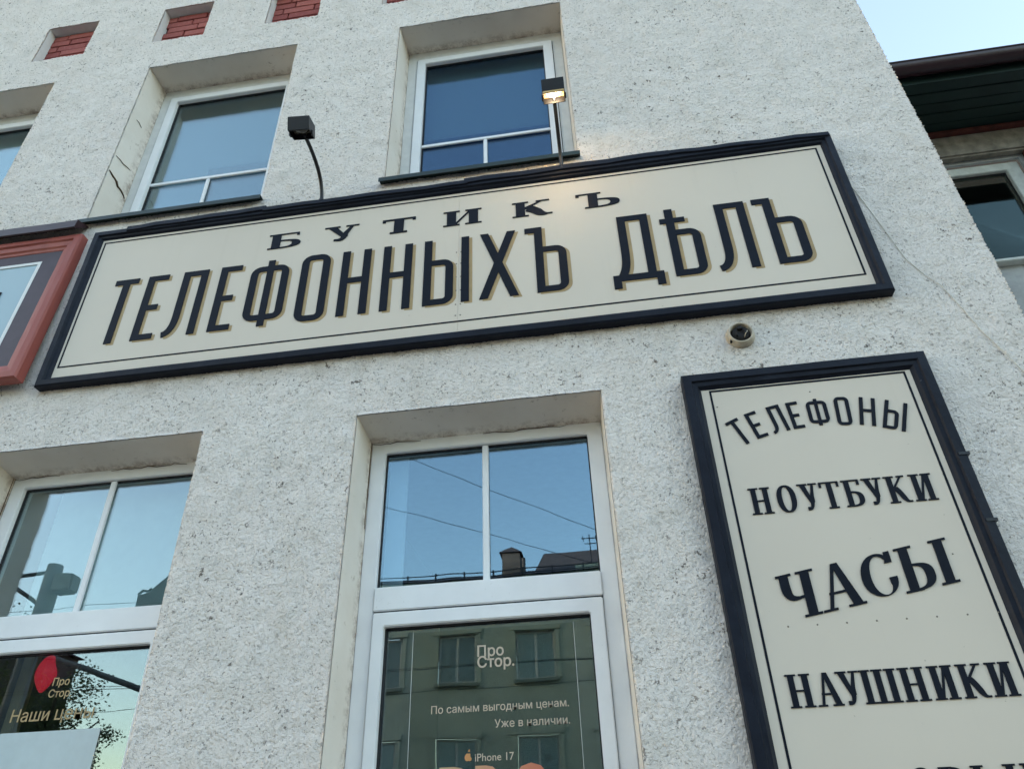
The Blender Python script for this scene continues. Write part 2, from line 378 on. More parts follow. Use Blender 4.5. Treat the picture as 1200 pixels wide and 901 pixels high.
def upper_window(k):
    x0, x1, z0, z1 = UP[k]; o = k*DX
    wdw = mesh_obj('window', [(x0+.014,.2,z0),(x0+.014,.2,z1),(x1-.014,.2,z1),(x1-.014,.2,z0)], [], 'trim', bld)
    bpy.data.objects.remove(wdw)
    # fixed outer trim is the window part itself
    wdw = ring('window', x0+.012, x1-.012, z0-.0, z1-.01, -.974+o, -.010+o, z0+.05, 6.425, .200, .26, 'trim', bld)
    reveal(x0, x1, z0, z1, .202, wdw, .012)
    ring('sash', -.970+o, -.014+o, z0+.054, 6.420, -.912+o, -.076+o, z0+.11, 6.366, .190, .25, 'upvc', wdw)
    ring('gasket', -.9115+o, -.0765+o, z0+.1105, 6.3655, -.905+o, -.083+o, z0+.117, 6.359, .218, .24, 'dark_gasket', wdw, 0)
    ring('shadow_gap', -.9745+o, -.0095+o, z0+.0495, 6.4255, -.969+o, -.015+o, z0+.055, 6.419, .204, .255, 'dark_gasket', wdw, 0)  # solid dark strip stands in for the shade between trim and sash
    box('pane', (-.908+o, -.080+o, .226, .232, z0+.113, 6.363), 'glass_up' if k else 'glass_blue', wdw)
    box('glazing_bar', (-.911+o, -.077+o, .213, .2255, 5.482, 5.507), 'upvc', wdw, .003)
    box('glazing_bar', (-.507+o, -.483+o, .2135, .2255, z0+.112, 5.481), 'upvc', wdw, .003)
    s = boxes('sill', [(x0-.022, x1+.012, -.045, .2, z0-.004, z0+.003), (x0-.022, x1+.012, -.048, -.044, z0-.026, z0+.004)], 'green_metal', wdw)
    if k == 0: box('blind', (-1.0, .0, .30, .305, 5.66, 6.5), 'blind_dark', wdw)
    if k == 1: boxes('blind', [(-2.86, -1.86, .30, .305, 5.70, 6.5), (-2.86, -2.45, .301, .306, 4.9, 5.699)], 'blind_grey', wdw)
    if k == 2: box('blind', (-4.75, -3.7, .30, .305, 4.9, 6.5), 'blind', wdw)
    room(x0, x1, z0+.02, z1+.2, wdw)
    return wdw
uw = [upper_window(k) for k in range(3)]

def lower_window(k):
    x0, x1, z0, z1 = LO[k]; o = k*DX
    wdw = ring('window', x0+.013, x1-.013, z0, z1-.035, -.990+o, -.036+o, z0+.05, 3.268, .200, .27, 'upvc', bld)
    reveal(x0, x1, z0, z1, .202, wdw, .040)
    # transom board between the upper light and the lower sash
    box('transom', (-.9905+o, -.0355+o, .188, .262, 2.517, 2.617), 'upvc', wdw, .004)
    ring('sash', -.988+o, -.038+o, z0+.055, 2.509, -.940+o, -.092+o, z0+.11, 2.452, .184, .255, 'upvc', wdw)
    box('shadow_gap', (-.9895+o, -.0365+o, .198, .255, 2.5085, 2.5175), 'dark_gasket', wdw)  # dark filler in place of the groove's shade under the transom
    ring('gasket', -.9895+o, -.0365+o, 2.6175, 3.2675, -.984+o, -.042+o, 2.623, 3.261, .222, .24, 'dark_gasket', wdw, 0)
    ring('gasket', -.9395+o, -.0925+o, z0+.1105, 2.4515, -.934+o, -.098+o, z0+.116, 2.446, .215, .24, 'dark_gasket', wdw, 0)
    box('pane', (-.987+o, -.039+o, .228, .234, 2.619, 3.265), 'glass' if k else 'glass_trans', wdw)
    box('pane', (-.937+o, -.095+o, .228, .234, z0+.112, 2.449), 'glass', wdw)
    box('glazing_bar', (-.529+o, -.500+o, .214, .2275, 2.6185, 3.267), 'upvc', wdw, .003)
    box('sill', (x0-.02, x1+.02, -.05, .2, z0-.01, z0+.004), 'green_metal', wdw)
    if k: box('blind', (-.90+o, -.02+o, .36, .365, 2.60, 3.34), 'blind', wdw)
    else: box('curtain', (-1.0+o, -.91+o, .32, .33, 2.6, 3.34), 'blind', wdw)
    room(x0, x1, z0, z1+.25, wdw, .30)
    return wdw
lw = [lower_window(k) for k in range(2)]

# cracks and flaked paint on the left reveal of the second upper window
def ribbon(name, pts, wd, par, m='crack'):
    return tube(name, pts, [wd*(.35+.65*math.sin(math.pi*(i+.5)/len(pts)))*random.uniform(.8, 1.2) for i in range(len(pts))], m, par, 6)
xr = UP[1][0]+.004
ribbon('crack', [(xr+.001,.004,5.43),(xr+.002,.02,5.425),(xr+.003,.045,5.416),(xr+.004,.066,5.414),(xr+.006,.084,5.407),(xr+.007,.104,5.384),(xr+.008,.125,5.386),(xr+.009,.145,5.382),(xr+.011,.170,5.371),(xr+.012,.184,5.356)], .0075, uw[1])
ribbon('crack', [(xr+.001,.01,5.576),(xr+.003,.045,5.582),(xr+.006,.08,5.578),(xr+.008,.115,5.588),(xr+.010,.15,5.594)], .003, uw[1])
ribbon('crack', [(xr+.004,.05,6.00),(xr+.005,.075,6.005),(xr+.007,.11,5.99)], .002, uw[1])
for k in (0, 1):   # dirt and crumbling filler in the upper corners of the lower windows
    x0, x1, z0, z1 = LO[k]
    for (u, dz, n) in ((.02, -.046, 9), (.55, -.045, 14)):
        p = [(x0+u+.03*i+random.uniform(-.008,.008), .195, z1+dz+random.uniform(-.006,.004)) for i in range(n)]
        ribbon('crack', p, .0022, lw[k])
    ribbon('crack', [(x0+.014, .19, z1-.05-.06*i+random.uniform(-.01,.01)) for i in range(8)], .003, lw[k])

# brick niches
brick_me = None
def niche(i, x0, x1):
    global brick_me
    NZ = (6.8635, 7.3135); x0 += .0018; x1 -= .0018
    p = mesh_obj('niche', [(x0,.0,NZ[0]),(x0,.0,NZ[1]),(x1,.0,NZ[1]),(x1,.0,NZ[0]),(x0,.085,NZ[0]),(x0,.085,NZ[1]),(x1,.085,NZ[1]),(x1,.085,NZ[0])],
                 [(0,1,5,4),(1,2,6,5),(2,3,7,6),(3,0,4,7)], 'trim', bld)
    box('mortar', (x0-.01, x1+.01, .078, .10, NZ[0]-.01, NZ[1]+.01), 'mortar', p)
    if brick_me is None:
        t = box('brick', (-.12, .12, 0, .02, -.0335, .0335), 'brick', None, .003); brick_me = t.data; bpy.data.objects.remove(t)
    z = NZ[0]+.036; row = 0
    while z < NZ[1]-.01:
        x = x0 - [.02, .14, .07, .17, .03, .12][row % 6] - .05*((i*3+row) % 2)
        while x < x1:
            a, b = max(x, x0+.002), min(x+.24, x1-.002)
            if b-a > .03:
                o = bpy.data.objects.new('brick', brick_me); C.objects.link(o); o.parent = p
                o.scale = ((b-a)/.24, 1, .97); o.location = ((a+b)/2, .060+random.uniform(-.003,.003), z+random.uniform(-.001,.001)); o.rotation_euler.y = random.uniform(-.006,.006)
            x += .249
        z += .0745; row += 1
for i, (a, b) in enumerate(NI): niche(i, a, b)

# ------------------------------------------------------------------ glyphs: polygons unioned exactly, then raised
def union(polys):
    vs, fs = [], []
    for p in polys:
        a = sum(p[i][0]*p[(i+1)%len(p)][1]-p[(i+1)%len(p)][0]*p[i][1] for i in range(len(p)))
        if abs(a) < 1e-12: continue
        if a < 0: p = p[::-1]
        s = len(vs); vs += [Vector(q) for q in p]; fs.append(list(range(s, s+len(p))))
    V, E_, F, ov, oe, of = delaunay_2d_cdt(vs, [], fs, 0, 1e-6, True)
    F = [f for f, o in zip(F, of) if o]
    return V, F
def raised(name, polys, tf, y0, y1, m, par):
    V, F = union(polys)
    n = len(V); pts = [tf(v[0], v[1]) for v in V]
    vs = [(a, y1, b) for a, b in pts] + [(a, y0, b) for a, b in pts]
    F2 = []
    cnt = {}
    for f in F:
        # front faces look towards -Y
        a = sum(pts[f[i]][0]*pts[f[(i+1)%len(f)]][1]-pts[f[(i+1)%len(f)]][0]*pts[f[i]][1] for i in range(len(f)))
        if a < 0: f = list(f)[::-1]
        f = list(f); F2.append(f)
        for i in range(len(f)): cnt[(f[i], f[(i+1)%len(f)])] = 1
    faces = [tuple(f) for f in F2]
    for (a, b) in cnt:
        if (b, a) not in cnt: faces.append((b, a, a+n, b+n))
    return mesh_obj(name, vs, faces, m, par)
def rc(x0, x1, z0, z1): return [(x0,z0),(x1,z0),(x1,z1),(x0,z1)]
def strip(A, B):
    return [[A[i], A[i+1], B[i+1], B[i]] for i in range(len(A)-1)]
def rrect(x0, x1, z0, z1, r, n=6, corners=(1,1,1,1)):
    # corner order: bottom-left, bottom-right, top-right, top-left
    P = []
    for k, (cx, cz, a0) in enumerate(((x0, z0, 180), (x1, z0, 270), (x1, z1, 0), (x0, z1, 90))):
        rr = r if corners[k] else 1e-4
        ccx = cx + (rr if k in (0, 3) else -rr); ccz = cz + (rr if k < 2 else -rr)
        for i in range(n+1):
            a = R(a0 + 90*i/n); P.append((ccx+rr*math.cos(a), ccz+rr*math.sin(a)))
    return P
def rring(x0, x1, z0, z1, v, h, r, corners=(1,1,1,1)):
    A = rrect(x0, x1, z0, z1, r, 6, corners); B = rrect(x0+v, x1-v, z0+h, z1-h, max(r-max(v, h), .0008), 6, corners)
    return strip(A+A[:1], B+B[:1])
def bez(p0, p1, p2, p3, n=10):
    return [tuple(((1-t)**3)*a+3*((1-t)**2)*t*b+3*(1-t)*t*t*c+t**3*d for a, b, c, d in zip(p0, p1, p2, p3)) for t in [i/n for i in range(n+1)]]
def thick(path, w):
    L, Rr = [], []
    for i, p in enumerate(path):
        a = path[max(i-1, 0)]; b = path[min(i+1, len(path)-1)]; dx, dz = b[0]-a[0], b[1]-a[1]; l = math.hypot(dx, dz)
        ww = w(i/(len(path)-1)) if callable(w) else w
        L.append((p[0]-dz/l*ww/2, p[1]+dx/l*ww/2)); Rr.append((p[0]+dz/l*ww/2, p[1]-dx/l*ww/2))
    return strip(L, Rr)
# --- narrow grotesque capitals. W width, H height, v/h stroke widths
def sans(ch, W, H, v, h):
    r = 1.35*v
    if ch == 'Т': return [rc(0, W, H-h, H), rc(W/2-v/2, W/2+v/2, 0, H)]
    if ch == 'Е': return [rc(0, v, 0, H), rc(0, W, H-h, H), rc(0, W*.99, 0, h), rc(0, W*.84, H*.49-h/2, H*.49+h/2)]
    if ch == 'Л':
        x = v*.88
        return [rc(W-v, W, 0, H), rc(x, W, H-h, H), rc(x, x+v, H*.3, H)] + thick(bez((x+v/2, H*.32), (x+v/2, H*.12), (x*.9, h*.5), (0, h*.42)), lambda t: v+(h-v)*t)
    if ch == 'Ф': return [rc(W/2-v*.46, W/2+v*.46, -.005*H, H*1.015)] + rring(0, W, H*.085, H*.925, v, h, r)
    if ch == 'О': return rring(0, W, -.012*H, H*1.012, v, h, r)
    if ch == 'Н': return [rc(0, v, 0, H), rc(W-v, W, 0, H), rc(v, W-v, H*.53-h/2, H*.53+h/2)]
    if ch in 'ЬЫ':
        bw = W if ch == 'Ь' else W*.655
        g = [rc(0, v, 0, H)] + rring(0, bw, 0, H*.675, v, h, r, (0,1,1,0))
        return g + ([rc(W-v, W, 0, H)] if ch == 'Ы' else [])
    if ch == 'Х':
        d = v*1.06
        return [[(W*.035,H),(W*.035+d,H),(W,0),(W-d,0)], [(W*.97-d,H),(W*.97,H),(d,0),(0,0)]]
    if ch == 'Ъ':
        s = W*.235
        return [rc(0, s+v, H-h, H), rc(s, s+v, 0, H)] + rring(s, W, 0, H*.68, v, h, r, (0,1,1,0))
    if ch == 'Д':
        f = v*.93; x = W*.225; zb = H*.105
        g = [rc(0, W, .018*H, zb), rc(0, f, -.085*H, zb), rc(W-f, W, -.085*H, zb), rc(x, W*.86, H-h, H), rc(W*.86-v, W*.86, 0+.03*H, H), rc(x, x+v, H*.5, H)]
        return g + thick(bez((x+v/2, H*.52), (x+v/2, H*.3), (x+v*.45, H*.18), (x-v*.35, H*.06)), v)
    if ch == 'Ѣ':
        s = W*.16
        return [rc(s, s+v, 0, H*1.02), rc(0, W*.67, H*.80, H*.875)] + rring(s, W, 0, H*.685, v, h, r, (0,1,1,0))
# --- slab-serif capitals, H=1. s stem, t hairline, q serif width
def serif(ch, W, s, t, q):
    def stem(c, top=True, bot=True, a=0, b=1):
        g = [rc(c-s/2, c+s/2, a, b)]
        if top: g.append(rc(c-q/2, c+q/2, 1-t, 1))
        if bot: g.append(rc(c-q/2, c+q/2, 0, t))
        return g
    def bowl(x0, x1, z0, z1):
        o = bez((x0, z1), (x0+(x1-x0)*.75, z1), (x1, z1-(z1-z0)*.12), (x1, (z0+z1)/2)) + bez((x1, (z0+z1)/2), (x1, z0+(z1-z0)*.12), (x0+(x1-x0)*.75, z0), (x0, z0))[1:]
        xi = x1-s*.98
        i = bez((x0, z1-t), (x0+(xi-x0)*.85, z1-t), (xi, z1-(z1-z0)*.2), (xi, (z0+z1)/2)) + bez((xi, (z0+z1)/2), (xi, z0+(z1-z0)*.2), (x0+(xi-x0)*.85, z0+t), (x0, z0+t))[1:]
        return strip(o, i)
    a, b = q/2, W-q/2
    if ch == 'Н': return stem(a)+stem(b)+[rc(a, b, .5-t/2, .5+t/2)]
    if ch == 'И': return stem(a)+stem(b)+[[(a+s*.2, t*.5), (a+s*.2+t*1.5, t*.5), (b-s*.2, 1-t*.5), (b-s*.2-t*1.5, 1-t*.5)]]
    if ch == 'Ш':
        m = W/2; return stem(a, True, False)+stem(m, True, False)+stem(b, True, False)+[rc(0, W, 0, t)]
    if ch == 'О':
        n = 40
        def el(rx, rz, e=2.3): return [(W/2+rx*math.copysign(abs(math.cos(k*2*math.pi/n))**(2/e), math.cos(k*2*math.pi/n)), .5+rz*math.copysign(abs(math.sin(k*2*math.pi/n))**(2/e), math.sin(k*2*math.pi/n))) for k in range(n+1)]
        return strip(el(W/2, .515), el(W/2-s*1.02, .515-t*1.1, 2.0))
    if ch == 'С':
        o = bez((W*.82, .90), (W*.66, 1.06), (0, 1.06), (0, .5), 14) + bez((0, .5), (0, -.06), (W*.99, -.09), (W, .36), 14)[1:]
        i = bez((W*.80, .78), (W*.66, 1.02), (s*1.0, 1.02), (s*.98, .5), 14) + bez((s*.98, .5), (s*1.0, -.01), (W*.80, -.04), (W*.80, .28), 14)[1:]
        return strip(o, i) + [[(W*.80, .99), (W*.80, .86), (W*.75, .74), (W*.97, .74), (W*.97, .99)], [(W*.77, .42), (W*.78, .28), (W*.82, .22), (W, .34), (W, .42)]]
    if ch == 'А':
        p = W*.47
        return [[(W*.15, t*.5), (W*.15+t*1.7, t*.5), (p+t*.4, 1), (p-t*1.1, 1)], [(p-t*1.0, 1), (p+s*.45, 1), (W*.84+s*.42, t*.5), (W*.84-s*.62, t*.5)],
                rc(0, q*.82, 0, t), rc(W-q, W, 0, t), rc(W*.22, W*.7, .36-t/2, .36+t/2)]
    if ch == 'У':
        c = q/2
        return [rc(0, q, 1-t, 1), rc(W-q*.85, W, 1-t, 1), [(c-s*.55, 1-t/2), (c+s*.5, 1-t/2), (W*.64, .34), (W*.52, .22)],
                ] + thick([(W-q*.42, 1-t/2), (W*.64, .5), (W*.60, .3)], lambda k: t*1.5+(s*.55)*k) + thick(bez((W*.60, .32), (W*.57, .1), (W*.5, .02), (W*.36, .05), 8), lambda k: s*.75-(s*.75-t*1.4)*k) + [rc(W*.30, W*.44, .0, .12)]
    if ch == 'Т': return stem(W/2, False, True)+[rc(0, W, 1-t, 1), rc(0, t*1.6, .80, 1), rc(W-t*1.6, W, .80, 1)]
    if ch == 'Б': return stem(a, True, False)+[rc(0, W*.93, 1-t, 1), rc(W*.93-t*1.7, W*.93, .80, 1), rc(0, a+s, 0, t)]+bowl(a, W, 0, .57)
    if ch == 'Ь': return stem(a, True, True)+bowl(a, W, 0, .60)
    if ch == 'В': return stem(a, False, False)+[rc(0, a+s, 1-t, 1), rc(0, a+s, 0, t)]+bowl(a, W, 0, .54)+bowl(a, W*.93, .50, 1)
    if ch == 'І': return stem(W/2)
    if ch == 'Ъ':
        c = W*.39; return stem(c, False, False)+[rc(0, c+q*.5, 1-t, 1), rc(0, t*2.2, .82, 1), rc(c-q*.5, c+s, 0, t)]+bowl(c, W, 0, .58)
    if ch == 'К':
        return stem(a)+[rc(W*.60, W*.94, 1-t, 1), [(a+s*.2, .40), (a+s*.2, .40+t*2.4), (W*.72, 1-t/2), (W*.72+t*1.7, 1-t/2)]] + \
            thick(bez((a+s*.75, .55), (W*.62, .38), (W*.70, .0), (W*.88, .035), 10), lambda k: s*.95-(s*.9-t*.9)*max(0, (k-.55)/.45)) + [rc(W*.86, W, 0, t*1.1)]
    if ch == 'Ч':
        return stem(b)+[rc(0, q*.9, 1-t, 1)]+thick(bez((q*.45, 1-t/2), (q*.45, .55), (q*.42, .34), (b, .47), 12), lambda k: s*1.0-(s*1.0-t*1.2)*min(1, max(0, (k-.35)/.5)))
    if ch == 'Е': return stem(a, False, False)+[rc(0, W*.93, 1-t, 1), rc(W*.93-t*1.7, W*.93, .8, 1), rc(0, W, 0, t), rc(W-t*1.7, W, 0, .22), rc(a, W*.7, .5-t/2, .5+t/2), rc(W*.7-t*1.4, W*.7, .38, .62)]
    if ch == 'Р': return stem(a, False, True)+[rc(0, a+s, 1-t, 1)]+bowl(a, W*.95, .44, 1)
    if ch == 'Г': return stem(a, False, True)+[rc(0, W, 1-t, 1), rc(W-t*1.7, W, .78, 1)]

# ------------------------------------------------------------------ sign boards
def frame_rails(par, ox0, ox1, oz0, oz1, wd, yb, prof, m):
    # prof: list of (offset from outer edge, y); four mitred rails
    def loop(d): return [(ox0+d, oz0+d), (ox1-d, oz0+d), (ox1-d, oz1-d), (ox0+d, oz1-d)]
    P = [(0, .0)] + prof + [(wd, yb)]
    for k in range(4):
        vs, fs = [], []; j = (k+1) % 4; nseg = 14
        for i in range(nseg+1):
            tt = i/nseg
            for (d, y) in P:
                L = loop(d); a, b = L[k], L[j]; sg = random.uniform(-.0012, .0012) if 0 < i < nseg else 0
                vs.append((a[0]+(b[0]-a[0])*tt, y + (sg if 0 < d < wd else 0), a[1]+(b[1]-a[1])*tt + (sg if k in (0, 2) else 0)))
        n = len(P)
        for i in range(nseg):
            for q in range(n-1): fs.append((i*n+q, i*n+q+1, (i+1)*n+q+1, (i+1)*n+q))
        mesh_obj('frame_rail', vs, fs, m, par)
PY = -.035
def place(par, ch, glyph, x, z, y1=PY-.004, m='letter', sx=1, sz=1, rot=0, shear=0, shadow=None, pivot=None):
    ca, sa = math.cos(rot), math.sin(rot)
    def tf(u, v, dx=0, dz=0):
        u *= sx; v *= sz; v2 = v + u*shear
        return (x + u*ca - v2*sa + dx, z + u*sa + v2*ca + dz)
    L = raised('letter', glyph, tf, PY, y1, m, par)
    if shadow:
        raised('letter_shadow', glyph, lambda u, v: tf(u, v, *shadow), PY+.0005, PY-.0012, 'gold', L)
    return L

s1 = empty('shop_sign', (0,0,0), 'wide cream shop sign in a navy frame reading БУТИКЪ ТЕЛЕФОННЫХЪ ДѢЛЪ', 'sign')
boxes('panel', [(-2.735, -.6005, -.03, PY, 3.75, 4.745), (-.5995, 1.345, -.03, PY, 3.75, 4.745)], 'cream', s1)
frame_rails(s1, -2.772, 1.386, 3.700, 4.782, .062, PY+.002, [(0, -.052), (.006, -.060), (.034, -.061), (.040, -.050), (.050, -.047)], 'navy')
def lines(par, x0, x1, z0, z1, w_):
    y = PY-.0015
    for b in ((x0, x1, z1-w_, z1), (x0, x1, z0, z0+w_), (x0, x0+w_, z0+w_, z1-w_), (x1-w_, x1, z0+w_, z1-w_)):
        box('border_line', (b[0], b[1], y, PY+.001, b[2], b[3]), 'letter', par)
lines(s1, -2.698, 1.302, 3.818, 4.704, .0085)
# overlapping strips of bent flashing nailed along the top rail
for (a, b, za, zb, t_) in ((-2.56, -1.72, 4.786, 4.800, .030), (-1.735, -.55, 4.792, 4.786, .028), (-.57, .55, 4.800, 4.806, .034), (.53, 1.375, 4.800, 4.784, .026)):
    vs = []; n = 10
    for i in range(n+1):
        x = a+(b-a)*i/n; z = za+(zb-za)*i/n + .003*math.sin(i*1.7+a) + random.uniform(-.0015, .0015)
        vs += [(x, 0, z+.004), (x, -.068, z), (x, -.070, z-t_), (x, -.062, z-t_-.004)]
    fs = []
    for i in range(n):
        for q in range(3): fs.append((i*4+q, i*4+q+1, i*4+q+5, i*4+q+4))
    mesh_obj('flashing', vs, fs, 'navy', s1)
BIG = [('Т',-2.530,.139),('Е',-2.335,.120),('Л',-2.165,.181),('Е',-1.913,.120),('Ф',-1.734,.214),('О',-1.452,.158),('Н',-1.228,.157),('Н',-1.003,.156),
       ('Ы',-.782,.237),('Х',-.494,.198),('Ъ',-.253,.207),('Д',.167,.245),('Ѣ',.434,.186),('Л',.676,.183),('Ъ',.897,.209)]
for ch, x, W in BIG: place(s1, ch, sans(ch, W, .441, .041, .036), x, 3.941, shadow=(.0165, -.0105))
for ch, x, W in (('Б',-1.674,.187),('У',-1.354,.195),('Т',-1.026,.185),('И',-.687,.209),('К',-.312,.213),('Ъ',.028,.228)):
    h = .109; big = dict(Т=(.50,.10,.88), К=(.45,.07,.80), У=(.42,.08,.80)).get(ch, (.46,.075,.82))
    gl = serif(ch, W/h, *big)
    place(s1, ch, gl, x, 4.475, sx=h, sz=h)
for x in (-.612, -.588):   # rivets beside the panel joint
    for z in (3.86, 3.93, 4.02, 4.11, 4.20, 4.28):
        lathe('rivet', [(.0001,-.0025),(.003,-.002),(.004,0)], (x, PY, z), 'old_plaster', s1, 8)

s2 = empty('price_sign', (0,0,0), 'tall cream sign in a navy frame listing ТЕЛЕФОНЫ, НОУТБУКИ, ЧАСЫ, НАУШНИКИ', 'sign')
boxes('panel', [(.465, 1.335, -.03, PY, 1.0, 3.312)], 'cream', s2)
frame_rails(s2, .393, 1.396, .94, 3.363, .077, PY+.002, [(0, -.052), (.005, -.060), (.038, -.061), (.043, -.052), (.060, -.050), (.066, -.043)], 'navy')
lines(s2, .500, 1.300, 1.0, 3.283, .0085)
for (z_, dx) in ((2.87, .004), (2.60, .003)):
    box('frame_clip', (1.362, 1.3985+dx, -.0635, -.02, z_, z_+.012), 'black_metal', s2)
# arched word
arch = [('Т',.562,3.128,.610,3.015,.056),('Е',.642,3.157,.675,3.038,.048),('Л',.731,3.177,.755,3.054,.066),('Е',.8165,3.187,.825,3.063,.046),('Ф',.913,3.190,.910,3.068,.080),
        ('О',1.015,3.187,1.003,3.059,.057),('Н',1.116,3.173,1.086,3.047,.060),('Ы',1.222,3.141,1.177,3.017,.084)]
for ch, tx, tz, bx, bz, W in arch:
    h = math.hypot(tx-bx, tz-bz); rot = -math.atan2(tx-bx, tz-bz)
    g_ = sans(ch, W, h, .0145, .0125); g_ = [[(u-W/2, v) for u, v in p] for p in g_]
    place(s2, ch, g_, bx, bz, rot=rot)
for ch, x, W in (('Н',.566,.081),('О',.668,.071),('У',.751,.073),('Т',.832,.073),('Б',.915,.070),('У',.990,.073),('К',1.072,.080),('И',1.163,.081)):
    place(s2, ch, serif(ch, W/.109, .175, .05, .34), x, 2.7085, sx=.109, sz=.109)
sh = math.tan(R(9.0))
for ch, x, W in (('Ч',.592,.135),('А',.731,.152),('С',.888,.122),('Ь',1.023,.116),('І',1.148,.064)):
    h = .162; place(s2, ch, serif(ch, W/h, .205, .05, .385), x, 2.313+(x-.661)*sh, sx=h, sz=h, shear=sh)
for ch, x, W in (('Н',.548,.081),('А',.637,.082),('У',.712,.073),('Ш',.787,.117),('Н',.912,.080),('И',1.005,.078),('К',1.095,.082),('И',1.186,.079)):
    place(s2, ch, serif(ch, W/.105, .19, .05, .34), x, 2.0235, sx=.105, sz=.105)
for ch, x, W in (('И',.548,.082),('Г',.640,.062),('Р',.742,.07),('О',.856,.071),('В',.944,.076),('Ь',1.038,.082),('І',1.128,.045),('Е',1.182,.07)):
    place(s2, ch, serif(ch, W/.109, .19, .05, .34), x, 1.724, sx=.109, sz=.109)
for i in range(8): lathe('screw', [(.0001,-.002),(.0028,-.0015),(.0032,0)], (.599+.0993*i, PY, 2.287), 'old_plaster', s2, 8)
for x, z in ((.52,3.20),(.905,3.23),(1.22,2.50)): lathe('screw', [(.0001,-.002),(.0028,-.0015),(.0032,0)], (x, PY, z), 'old_plaster', s2, 8)

# ------------------------------------------------------------------ red framed display at the left
s3 = empty('framed_display', (0,0,0), 'display panel, sky reflection painted pale blue, in a red wooden frame under dark flashing', 'sign')
frame_rails(s3, -5.0, -2.838, 3.735, 4.785, .105, -.03, [(0,-.05),(.006,-.062),(.038,-.064),(.046,-.054),(.075,-.050),(.084,-.042),(.098,-.038)], 'redwood')
ring('mat', -4.90, -2.940, 3.795, 4.685, -4.82, -3.045, 3.86, 4.612, -.034, -.02, 'purple_mat', s3, 0)
ring('white_line', -4.8195, -3.0455, 3.8605, 4.6115, -4.80, -3.066, 3.88, 4.592, -.035, -.02, 'white_line', s3, 0)
k = N('sky_reflection_panel', .12, .6); k.col((.30, .42, .47)); MT['bluepanel'] = k.m  # sky reflected in the case glass, put into the base colour
s3.rotation_euler.x = -.045; s3.location = (-.012, 4.785*math.sin(-.045), 4.785*(1-math.cos(.045)))
box('panel', (-4.80, -3.066, -.030, -.015, 3.88, 4.592), 'bluepanel', s3)
PY0 = PY; PY = -.030
place(s3, 'С', serif('С', 1.05, .26, .06, .4), -3.66, 3.96, sx=.44, sz=.44, y1=-.036)
PY = PY0
vs = []
for i in range(13):
    x = -5.06+(2.79-.57)*i/12*1.0
    x = -5.06 + (5.06-2.868)*i/12; d = random.uniform(-.003, .003)
    vs += [(x, 0, 4.90+d), (x, -.10, 4.862+d), (x, -.104, 4.80+d), (x, -.094, 4.796+d)]
fs = [(i*4+q, i*4+q+1, i*4+q+5, i*4+q+4) for i in range(12) for q in range(3)] + [(48, 51, 50, 49)]
mesh_obj('flashing', vs, fs, 'brown_metal', s3)

# ------------------------------------------------------------------ spotlights over the big sign
def spot(x, lit, label):
    t = empty('spotlight', (0,0,0), label, 'lamp', 'spotlights above the big sign')
    arm = bez((x, -.055, 4.79), (x, -.055, 4.92), (x-.0, -.16, 4.985), (x, -.40, 4.955), 16)
    arm = [tuple(p) for p in bez((x, -.050, 4.785), (x, -.060, 4.90), (x, -.13, 4.99), (x, -.37, 4.975), 16)]
    tube('arm', arm, .0105, 'black_metal', t, 12)
    lathe('foot', [(.0001,.016),(.016,.014),(.019,0),(.019,-.004)], (x, -.052, 4.786), 'black_metal', t, 16, 'Z')
    # head: open-bottomed box, tipped back towards the sign
    h = .058; d = .052
    bm = bmesh.new(); addbox(bm, -h, h, -d, d, -.028, .050)
    bm.faces.ensure_lookup_table(); bmesh.ops.delete(bm, geom=[f for f in bm.faces if all(v.co.z < -.027 for v in f.verts)], context='FACES_ONLY')
    bmesh.ops.recalc_face_normals(bm, faces=bm.faces)
    bmesh.ops.solidify(bm, geom=bm.faces[:], thickness=.004)
    head = bm_obj('head', bm, 'black_metal', t); head.location = (x, -.405, 4.965); head.rotation_euler = (R(22), 0, 0 if lit else R(5))
    g1 = box('reflector', (-h+.006, h-.006, -d+.006, d-.006, .004, .008), 'lit_reflector' if lit else 'lamp_glass', head)
    lathe('lens', [(.0001,-.016),(.022,-.014),(.036,-.006),(.042,.004)], (0, -.004, .0), 'lit' if lit else 'lamp_glass', head, 24, 'Z')
    box('lens_rim', (-h+.003, h-.003, -d-.0085, -d-.001, -.036, -.022), 'black_metal' if not lit else 'lit_reflector', head, .002)  # rim takes the painted lamplight tone when lit
    boxes('clip', [(-h-.006, -h+.004, -.012, .012, -.036, -.01), (h-.004, h+.006, -.012, .012, -.036, -.01)], 'black_metal', head, .002)
    box('hinge', (-.016, .016, d-.002, d+.022, -.014, .016), 'black_metal', head, .003)
    if lit:
        ld = bpy.data.lights.new('spotlight_bulb', 'POINT'); ld.energy = .30; ld.color = (1, .72, .42); ld.shadow_soft_size = .01
        lo = bpy.data.objects.new('spotlight_bulb', ld); C.objects.link(lo); lo.parent = head; lo.location = (0, .004, -.0265)
    return t
spot(-1.397, False, 'unlit black spotlight on a curved arm, over the left half of the big sign')
spot(-.028, True, 'glowing black spotlight on a thin arm in front of the right upper window')

